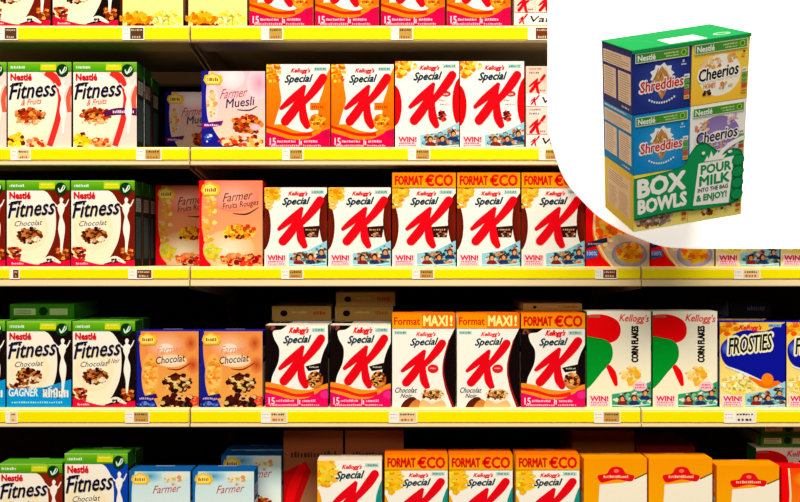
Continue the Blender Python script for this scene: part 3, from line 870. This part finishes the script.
carton('frost', 781, 845, 2, 'box at the right edge of the frame just below the white sign', group=G2)

# ---- fourth shelf
G3 = 'boxes on the fourth shelf'
carton('fit:gagner', -60, 5, 3, 'blue bannered chocolate cereal box cut by the left edge, fourth shelf', group=G3)
carton('fit:gagner', 6, 71, 3, 'chocolate cereal box with a bright blue banner across its foot', group=G3)
carton('fit:dark', 72, 135, 3, 'black banded chocolate cereal box with magenta foot, beside the blue bannered one', group=G3)
carton('fit:dark', 72, 135, 3, 'second in the file behind the black banded chocolate cereal box', depth=.07, group=G3)
carton('farmer:choc', 136, 198.5, 3, 'orange chocolate muesli box left of the shelf joint, fourth shelf', group=G3)
carton('farmer:choc', 199.5, 262.5, 3, 'orange chocolate muesli box right of the shelf joint, fourth shelf', group=G3)
carton('k:dark', 265, 328, 3, 'black sided red letter box with magenta foot, beside the orange muesli', group=G3)
carton('k:dark', 330, 391, 3, 'black sided red letter box with magenta foot, beside the maxi boxes', group=G3)
carton('k:maxi:maxi', 392, 455.5, 3, 'white maxi banner box with cereal bowl, left one of the pair', group=G3)
carton('k:maxi:maxi', 457, 520, 3, 'white maxi banner box with cereal bowl, right one of the pair', group=G3)
carton('k:dark:eco', 521, 585.5, 3, 'black sided box with orange banner and magenta foot, fourth shelf', group=G3)
carton('corn', 587, 651.5, 3, 'cornflakes box with red and green shapes, left one of the pair', group=G3)
carton('corn', 653, 718, 3, 'cornflakes box with red and green shapes, right one of the pair', group=G3)
carton('frost', 720, 786, 3, 'dark blue frosted flakes box at the right of the fourth shelf', group=G3)
carton('frost', 787, 853, 3, 'dark blue frosted flakes box cut by the right edge', group=G3)

# ---- bottom shelf (only the heads of the boxes are in the frame)
G4 = 'boxes on the bottom shelf'
carton('fit:brown4', -2, 62, 4, 'brown banded cereal box, shorter and leftmost on the bottom shelf', group=G4).scale[2] = .94
carton('fit:blue', 64, 127.5, 4, 'blue banded cereal box with green top on the bottom shelf', group=G4).scale[2] = 1.06
carton('fit:blue', 64, 127.5, 4, 'second in the file behind the blue banded cereal box', depth=.07, group=G4)
carton('farmer:blue', 128.5, 190, 4, 'pale blue muesli box left of the shelf joint, bottom shelf', group=G4).scale[2] = .95
carton('farmer:blue', 192, 254, 4, 'pale blue muesli box right of the shelf joint, bottom shelf', group=G4).scale[2] = .95
carton('farmer:blue', 213, 276, 4, 'dim pale blue muesli box set back behind the front pair', depth=.10, group=G4).scale[2] = 1.04
carton('farmer:blue', 213, 276, 4, 'second in the file of dim pale blue muesli boxes, set far back', depth=.17, group=G4).scale[2] = 1.04
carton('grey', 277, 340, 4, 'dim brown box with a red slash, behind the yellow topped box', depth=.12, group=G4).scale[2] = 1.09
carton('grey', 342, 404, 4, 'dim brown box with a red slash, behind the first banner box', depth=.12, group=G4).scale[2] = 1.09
carton('k:yellow', 317, 382, 4, 'yellow cornered red letter box without banner on the bottom shelf', group=G4)
for n, (a, b) in (('leftmost', (384.5, 448)), ('middle', (449, 513)), ('rightmost', (516, 580))):
    carton('k:yellow:eco', a, b, 4, f'{n} of three yellow cornered banner boxes on the bottom shelf', group=G4)
carton('orange', 584, 647.5, 4, 'orange box with red ribbon emblem, left of the bottom shelf joint', group=G4)
carton('orange', 649, 713, 4, 'orange box with red ribbon emblem, just right of the bottom shelf joint', group=G4)
carton('orange', 717, 780, 4, 'shorter orange box with red ribbon emblem, rightmost of the three', group=G4).scale[2] = .92
carton('extra', 782, 846, 4, 'red and orange box cut by the right edge, bottom shelf', group=G4).scale[2] = .83

# ---- boxes lying flat at the back of the shelves
FLAT = {}
def flat_box(kind, x0, x1, yb, yt, depth, label, group):
    """lying carton; x0, x1, yb, yt are rows and columns of its near long edge at its own depth"""
    s = (DIST + depth) / DIST
    X0, X1 = (x0 - 400) * S * s, (x1 - 400) * S * s
    Z0, Z1 = ZC + (251 - yb) * S * s, ZC + (251 - yt) * S * s
    w, h = X1 - X0, Z1 - Z0
    U, Vv = w / S, h / S
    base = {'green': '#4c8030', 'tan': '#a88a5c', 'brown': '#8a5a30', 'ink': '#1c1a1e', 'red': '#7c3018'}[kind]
    a = Art(U, Vv, int(x0))
    a.rect(0, 0, U, Vv, base)
    if kind == 'green':
        a.rect(U * .06, Vv * .3, U * .4, Vv * .75, '#c8d0a8'); a.rect(U * .62, Vv * .3, U * .9, Vv * .75, '#b8c098'); a.ell(U * .52, Vv * .5, Vv * .3, Vv * .3, '#163c1c')
        a.lines(U * .08, Vv * .34, U * .38, Vv * .7, 3, '#5a6a3a', .6)
    elif kind == 'tan':
        a.ell(U * .2, Vv * .5, Vv * .26, Vv * .22, '#241408'); a.marks(U * .34, Vv * .35, U * .6, Vv * .5, 9, '#c8a878'); a.marks(U * .7, Vv * .3, U * .92, Vv * .6, 8, '#a0482c')
    elif kind == 'ink':
        a.marks(U * .4, Vv * .35, U * .85, Vv * .6, 10, '#4a4a58')
    else:
        a.marks(U * .3, Vv * .6, U * .7, Vv * .8, 10, '#6a3a1c')
    geo = new_geo()
    b2 = new_geo(); D = .19
    carton_body(geo, w, h, D, [(0, base)])
    a.place(geo, (-w / 2, 0, h), (S, 0, 0), (0, 0, -S), (0, -1, 0))
    o = link('lying_cereal_box', geo_mesh('lying_cereal_box', geo))
    o.location = ((X0 + X1) / 2, depth, Z0)
    fl = new_geo(); box_geo(fl, -w / 2 - .0012, -w / 2, .02, D - .02, .004, h - .004, mix(base, '#ffffff', .15))
    link('closing_flap', geo_mesh('closing_flap', fl), o)
    tag(o, label, 'cereal box', group)
    return o
GF = 'boxes lying flat at the back of the shelves'
def world_top(row, h): return pz(ROWS[row][0]) + h
def on_top(o, z): o.location.z = z
hk = 86 * S
o = carton('fit:gagner', 6, 71, 3, 'cereal box right behind the blue bannered one, carrying a lying green box', depth=.069, group=G3)
o = flat_box('green', 10, 74, 319, 304.5, .075, 'green cereal box lying flat on top of the boxes at lower left', GF); on_top(o, world_top(3, 86 * S) + .002)
kd = 82 * S
for a, b in ((265, 328), (330, 391)):
    carton('k:dark', a, b, 3, 'second in the file behind the black sided box ' + ('beside the orange muesli' if a == 265 else 'beside the maxi boxes'), depth=.13, group=G3)
    carton('k:dark', a, b, 3, 'third in the file behind the black sided box ' + ('beside the orange muesli' if a == 265 else 'beside the maxi boxes'), depth=.2, group=G3)
z0 = world_top(3, kd) + .002
o = flat_box('tan', 272, 331, 322, 308, .15, 'tan box lying flat behind the first black sided box', GF); on_top(o, z0)
o = flat_box('tan', 335, 393, 322, 308, .15, 'tan box lying flat behind the second black sided box, lower of the stack', GF); on_top(o, z0)
h1 = 14 * S * (DIST + .15) / DIST
o = flat_box('tan', 336, 395, 306, 292.5, .15, 'tan box lying flat behind the second black sided box, upper of the stack', GF); on_top(o, z0 + h1 + .001)
kc = 94 * S
carton('k:dark:eco', 521, 585.5, 3, 'second in the file behind the black sided banner box', depth=.08, group=G3)
o = flat_box('tan', 523, 582, 312, 305, .085, 'thin tan box lying flat behind the black sided banner box', GF); on_top(o, world_top(3, kc) + .002)
carton('frost', 720, 786, 3, 'second in the file behind the dark blue frosted flakes box', depth=.12, group=G3)
o = flat_box('ink', 731, 771, 318, 299, .13, 'black box lying flat behind the dark blue frosted flakes box', GF); on_top(o, world_top(3, 85 * S) + .002)
# bottom shelf, rear stock
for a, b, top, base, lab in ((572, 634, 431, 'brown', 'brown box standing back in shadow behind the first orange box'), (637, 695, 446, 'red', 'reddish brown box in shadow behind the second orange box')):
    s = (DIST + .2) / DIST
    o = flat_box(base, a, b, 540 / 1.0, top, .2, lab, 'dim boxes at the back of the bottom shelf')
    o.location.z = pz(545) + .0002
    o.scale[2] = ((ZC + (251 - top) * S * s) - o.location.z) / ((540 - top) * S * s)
carton('corn', 775, 840, 4, 'box in shadow carrying two green lying boxes at lower right', depth=.12, group=G4).scale[2] = .9
for k in range(2):
    o = flat_box('green', 761 + k, 812 + k, 451, 439, .13, ['lower', 'upper'][k] + ' of two dim green boxes lying at lower right', GF)
    on_top(o, pz(545) + 96 * S * .9 + .003 + k * (12 * S * (DIST + .13) / DIST + .001))

# ------------------------------------------------------------------ white sign panel with the curved corner, given an added glow
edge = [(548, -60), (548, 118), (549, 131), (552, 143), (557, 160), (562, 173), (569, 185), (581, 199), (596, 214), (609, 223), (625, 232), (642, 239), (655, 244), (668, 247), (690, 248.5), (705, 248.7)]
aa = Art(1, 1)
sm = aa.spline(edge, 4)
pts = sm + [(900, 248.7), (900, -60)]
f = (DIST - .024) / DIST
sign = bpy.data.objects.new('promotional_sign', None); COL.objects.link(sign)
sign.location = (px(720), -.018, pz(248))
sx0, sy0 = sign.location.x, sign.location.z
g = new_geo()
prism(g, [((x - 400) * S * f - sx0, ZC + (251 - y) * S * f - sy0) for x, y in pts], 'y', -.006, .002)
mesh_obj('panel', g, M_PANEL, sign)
tag(sign, 'large plain white sign with added glow and a curved lower left edge, hung over the shelves', 'sign')

# ------------------------------------------------------------------ the multipack mounted on the sign
INK = False        # lighter colours make up for the weak light on the leaning pack
PW, PD, PH = .3007, .2048, .4740
pack = bpy.data.objects.new('cereal_multipack', None); COL.objects.link(pack)
pack.location = (.6213, -.26, ZC + .0501)
pack.rotation_euler = (.39073882, -.16387461, .06891146)
tag(pack, 'multipack of small blue, yellow and purple cereal boxes with a green band', 'cereal multipack')

def head(a):
    a.rect(2.5, 2.5, 57.5, 11.5, '#e8f2d8'); a.grad(3.2, 3.2, 56.8, 10.8, '#2f8a3a', '#5aa02c', False)
    a.text('Nestlé', 5, 4.4, 23, 9.8, '#f2f8f2', .03); a.marks(32, 5, 47, 6.6, 9, '#cfe6a0'); a.marks(34, 7.8, 47, 9.2, 8, '#cfe6a0'); a.ell(52, 7, 2.8, 3, '#a8cc4a'); a.ell(52, 7, 1.7, 2, '#2f8a3a')
def tabs(a, y=28):
    for k, c in enumerate(('#f0f0f0', '#6ab04a', '#7ac05a', '#e0563a', '#f0b040')):
        a.rect(53, y + k * 5, 58.6, y + 4.2 + k * 5, c); a.marks(53.8, y + 1.4 + k * 5, 57.8, y + 3 + k * 5, 3, '#4a5a4a')
def mini_front(kind):
    a = Art(60, 60, len(kind))
    if kind in ('navy', 'blue'):
        c1, c2 = ('#23338a', '#3c50a8') if kind == 'navy' else ('#1088d4', '#3aa4ea')
        a.rect(0, 0, 60, 60, c1); a.ell(30, 34, 30, 28, c2, c1)
        star = []
        for k in range(18):
            t = k * math.pi / 9; r = 10 if k % 2 else 13
            star.append((30 + r * math.cos(t), 25 + r * .85 * math.sin(t)))
        a.poly(star, '#f2f6fb')
        a.poly([(30, 17), (41, 31), (30, 49), (19, 31)], '#c88a4a')
        for k in range(4):
            a.stroke([(21.5 + k * 4, 28 - k * 3.4 + 1, .8), (29 + k * 3, 44 - k * 5, .8)], '#f0d0a0', cap=False)
            a.stroke([(38.5 - k * 4, 28 - k * 3.4 + 1, .8), (31 - k * 3, 44 - k * 5, .8)], '#8a5422', cap=False)
        a.text('Shreddies', 7, 29, 53, 40.5, '#f6f6fb', .075, .05, 1.5); a.text('Shreddies', 7.8, 29.8, 52.2, 39.8, '#d8251f', .025, .05, 1.5)
        for k in range(11):
            t = (k - 5) / 5
            a.rect(30 + t * 13 - .8, 51 - t * t * 4, 30 + t * 13 + .8, 53 - t * t * 4, '#e8f0fb')
        a.rect(51, 14, 53, 16.5, '#b8c8e8'); a.marks(50, 17.5, 56, 19, 3, '#e8f0fb')
        tabs(a)
    elif kind == 'honey':
        a.grad(0, 0, 60, 60, '#ffdc55', '#ffc83a'); a.ell(30, 34, 22, 20, '#fffaf0')
        a.blobs(22, 22, 12, 5, ['#eeb060', '#f6cc90', '#d98a3a', '#fbe0b0'], 26, 2.6); a.blobs(42, 20, 6, 4, ['#eeb060', '#f6cc90'], 10, 2.4)
        a.text('Cheerios', 7, 26, 50, 39, '#fffdf4', .07, .05, 3); a.text('Cheerios', 7.8, 26.8, 49.2, 38.2, '#14141c', .025, .05, 3)
        a.text('HONEY', 13, 40.5, 26, 45, '#e0782c', .02); a.blobs(36, 44, 9, 3, ['#eeb060', '#f6d8a0', '#d98a3a'], 16, 1.8); a.blobs(17, 50, 4, 3.4, ['#2c2018', '#e8b040', '#6a3a1a'], 10, 1.8)
        a.blobs(53, 16, 2.4, 2.6, ['#2c2018', '#e8c040'], 6, 1.4); tabs(a, 30)
    elif kind == 'purple':
        a.rect(0, 0, 60, 60, '#fbf9fb'); a.ell(30, 34, 24, 21, '#a08ccc', '#8c76bc'); a.ell(30, 34, 9, 6, '#f4f0f8')
        a.blobs(14, 22, 8, 6, ['#eeb080', '#f6cca8', '#d98a5a'], 20, 2); a.blobs(45, 18, 7, 5, ['#eec0a0', '#f6dcc8', '#c8b0e0'], 18, 2); a.blobs(34, 44, 16, 6, ['#eeb080', '#e8d8f0', '#c8b0e0'], 30, 1.8)
        a.text('Cheerios', 6, 27, 52, 40, '#f6f2fb', .07, .05, 3); a.text('Cheerios', 6.8, 27.8, 51.2, 39.2, '#23222c', .02, .05, 3)
        a.marks(14, 46, 44, 48.4, 14, '#f6f2fb'); tabs(a, 30)
    else:
        a.grad(0, 0, 60, 60, '#ffe63a', '#fdee80')
        a.blobs(24, 50, 20, 8, ['#a89888', '#d8c0a0', '#c46a48', '#8c7a6c', '#f0e0c8', '#6a5a50'], 80, 2.8) if kind == 'yellow' else a.blobs(30, 50, 18, 6, ['#f4e040', '#fbf0a0', '#c8582c', '#6a3a1a', '#f8f0d8'], 30, 3)
        tabs(a, 32)
    if kind in ('yellow', 'yellow_right'): head(a)
    else: head(a)
    return a
def mini_side(kind):
    base = {'navy': '#3c3f84', 'blue': '#2a8fd0', 'yellow': '#f2d858'}[kind]
    a = Art(42, 60, 2)
    a.rect(0, 0, 42, 60, base)
    if kind != 'yellow':
        a.rect(2, 6, 40, 19, '#f2e2cc'); a.lines(3.5, 7, 38, 18, 5, '#a89070', .7)
        a.rect(2, 22, 20, 52, '#f2e2cc'); a.rect(23, 22, 40, 52, '#f2e2cc')
        a.lines(3.5, 23, 18.5, 51, 12, '#b09878', .6); a.lines(24.5, 23, 38.5, 51, 12, '#b09878', .6)
        a.marks(28, 55, 38, 57.5, 5, '#dfe8f8')
        if kind == 'blue': a.rect(0, 0, 42, 4, '#3fa8e8'); a.marks(3, 1, 34, 3, 14, '#e8f4fb')
    else:
        a.rect(5, 8, 38, 50, '#f2dcb8'); a.lines(6.5, 9, 36, 22, 5, '#a88c60', .6); a.lines(6.5, 26, 20, 49, 12, '#b8986c', .5); a.lines(22, 26, 36, 49, 12, '#b8986c', .5)
    return a
cw, chh = PW / 2, PH / 3
for r in range(3):
    for c in range(2):
        kind = [['navy', 'honey'], ['blue', 'purple'], ['yellow', 'yellow_right']][r][c]
        geo = new_geo()
        base = {'navy': '#20307c', 'honey': '#f4bc30', 'blue': '#0f7cc8', 'purple': '#f4f0f4', 'yellow': '#f4dc40', 'yellow_right': '#f4dc40'}[kind]
        carton_body(geo, cw - .001, chh - .001, PD - .001, [(0, base)], r=.0016)
        mini_front(kind).place(geo, (-cw / 2 + .001, 0, chh - .001), ((cw - .002) / 60, 0, 0), (0, 0, -(chh - .002) / 60), (0, -1, 0))
        if c == 0:
            mini_side(kind).place(geo, (-cw / 2 + .0005, PD - .002, chh - .001), (0, -(PD - .004) / 42, 0), (0, 0, -(chh - .002) / 60), (-1, 0, 0))
        o = link('mini_cereal_box', geo_mesh('mini_cereal_box', geo), pack)
        o.location = (cw * (c + .5), .0005, PH - chh * (r + 1))
        o['label'] = {'navy': 'small navy blue cereal box with orange lattice biscuit', 'honey': 'small yellow cereal box with white circle', 'blue': 'small bright blue cereal box with lattice biscuit',
                      'purple': 'small white cereal box with purple disc', 'yellow': 'small yellow cereal box under the green band, left', 'yellow_right': 'small yellow cereal box under the green band, right'}[kind]
# green card lid
geo = new_geo()
box_geo(geo, -.0012, PW + .0012, -.0014, PD + .001, PH, PH + .002, '#14a052')
box_geo(geo, -.0012, PW + .0012, -.0016, -.0006, PH - .006, PH + .002, '#14a052')
la = Art(100, 60, 4)
la.rect(0, 0, 100, 60, '#14a052')
la.stroke([(0, 0, .8), (26, 32, .8), (26, 60, .8)], '#4aa86a', n=1, cap=False); la.stroke([(0, 60, .6), (26, 32, .6)], '#2f9a58', cap=False)
la.poly([(34, 34), (66, 34), (66, 56), (34, 56)], '#fbfbf8')
la.marks(30, 16, 70, 21, 14, '#2f9a58'); la.ell(84, 46, 7, 5, '#d8ecd8'); la.ell(84, 46, 5, 3.4, '#14a052')
la.place(geo, (-.001, PD, PH + .0021), (PW / 100, 0, 0), (0, -PD / 60, 0), (0, 0, 1))
o = link('card_lid', geo_mesh('card_lid', geo), pack); o['label'] = 'green card lid with white patch'
# green printed band with hand
GREEN = '#149a58'; DK = '#0c6a40'
ba = Art(200, 110, 8)     # frame: 200 wide = pack width ; 110 high
outline = [(-2, 34), (50, 31), (88, 25), (98, 12), (112, -4), (128, -6), (140, 2), (158, 14), (178, 10), (192, 14), (197, 24), (198, 36), (198, 60), (197, 84), (188, 98), (160, 104), (118, 106), (100, 100), (50, 100), (-2, 103)]
ba.oy = 8
ba.poly([(x, y) for x, y in ba.spline([(p[0], p[1]) for p in outline], 4)], DK)
ba.poly([(100 + (x - 100) * .975, 52 + (y - 52) * .95) for x, y in ba.spline(outline, 4)] + [(-2, 100), (-2, 36)], GREEN)
ba.text('BOX', 8, 38, 92, 66, '#ffffff', .055, 0, 4)
ba.text('BOWLS', 8, 71, 95, 93, '#ffffff', .05, 0, 3)
ba.poly([(116, 26), (180, 22), (174, 98), (108, 94)], '#ffffff')
ba.text('POUR', 121, 30, 175, 44, GREEN, .05, 0, 1); ba.text('MILK', 119, 48, 173, 63, GREEN, .05, 0, 1)
ba.text('INTO THE BAG', 116, 67, 171, 73.5, '#1c3a2a', .03, 0, 1); ba.text('& ENJOY!', 114, 78, 169, 91, GREEN, .035, 0, 1)
for k in range(4):   # curled fingers at the right
    y = 26 + k * 18.5
    ba.ell(188, y + 4, 11.5, 9.6, DK, n=24); ba.ell(188, y + 4, 10, 8, GREEN, n=24)
ba.stroke([(198, -6, 7), (178, 0, 7), (160, 10, 7), (150, 22, 9)], '#fbfdfb', cap=False)
ba.poly([(126, 24), (131, 15), (134, 21), (138, 8), (142, 18), (150, 10), (152, 20), (166, 16), (160, 24)], '#fbfdfb')
ba.ell(124, 10, 3, 2.6, '#fbfdfb'); ba.ell(172, 14, 4, 2.4, '#fbfdfb')
geo = new_geo()
bz0, bz1 = .035, .035 + .185
ba.place(geo, (.0005, -.0030, bz1), ((PW - .001) / 200, 0, 0), (0, 0, -(bz1 - bz0) / 110), (0, -1, 0), eps=.00004)
# give the band the thickness of card: a backing sheet under the print
def card_sheet(geo, outl, y0, y1, col):
    P = [(.0005 + x * (PW - .001) / 200, bz1 - (min(max(y + 8, 0), 110)) * (bz1 - bz0) / 110) for x, y in outl]
    prism(geo, P, 'y', y0, y1, col)
card_sheet(geo, [(min(max(x, 0), 199.5), y) for x, y in ba.spline(outline, 4)], -.0029, -.0022, DK)
me = geo_mesh('printed_band', geo)
o = link('printed_band', me, pack); o['label'] = 'dark green band shaped like a hand holding a card'
# bracket that carries the pack
g = new_geo(); box_geo(g, .82 - sx0 - .05, .82 - sx0 + .05, -.022, -.0065, 1.52 - sy0, 1.60 - sy0)
mesh_obj('mounting_bracket', g, M_BRKT, sign)
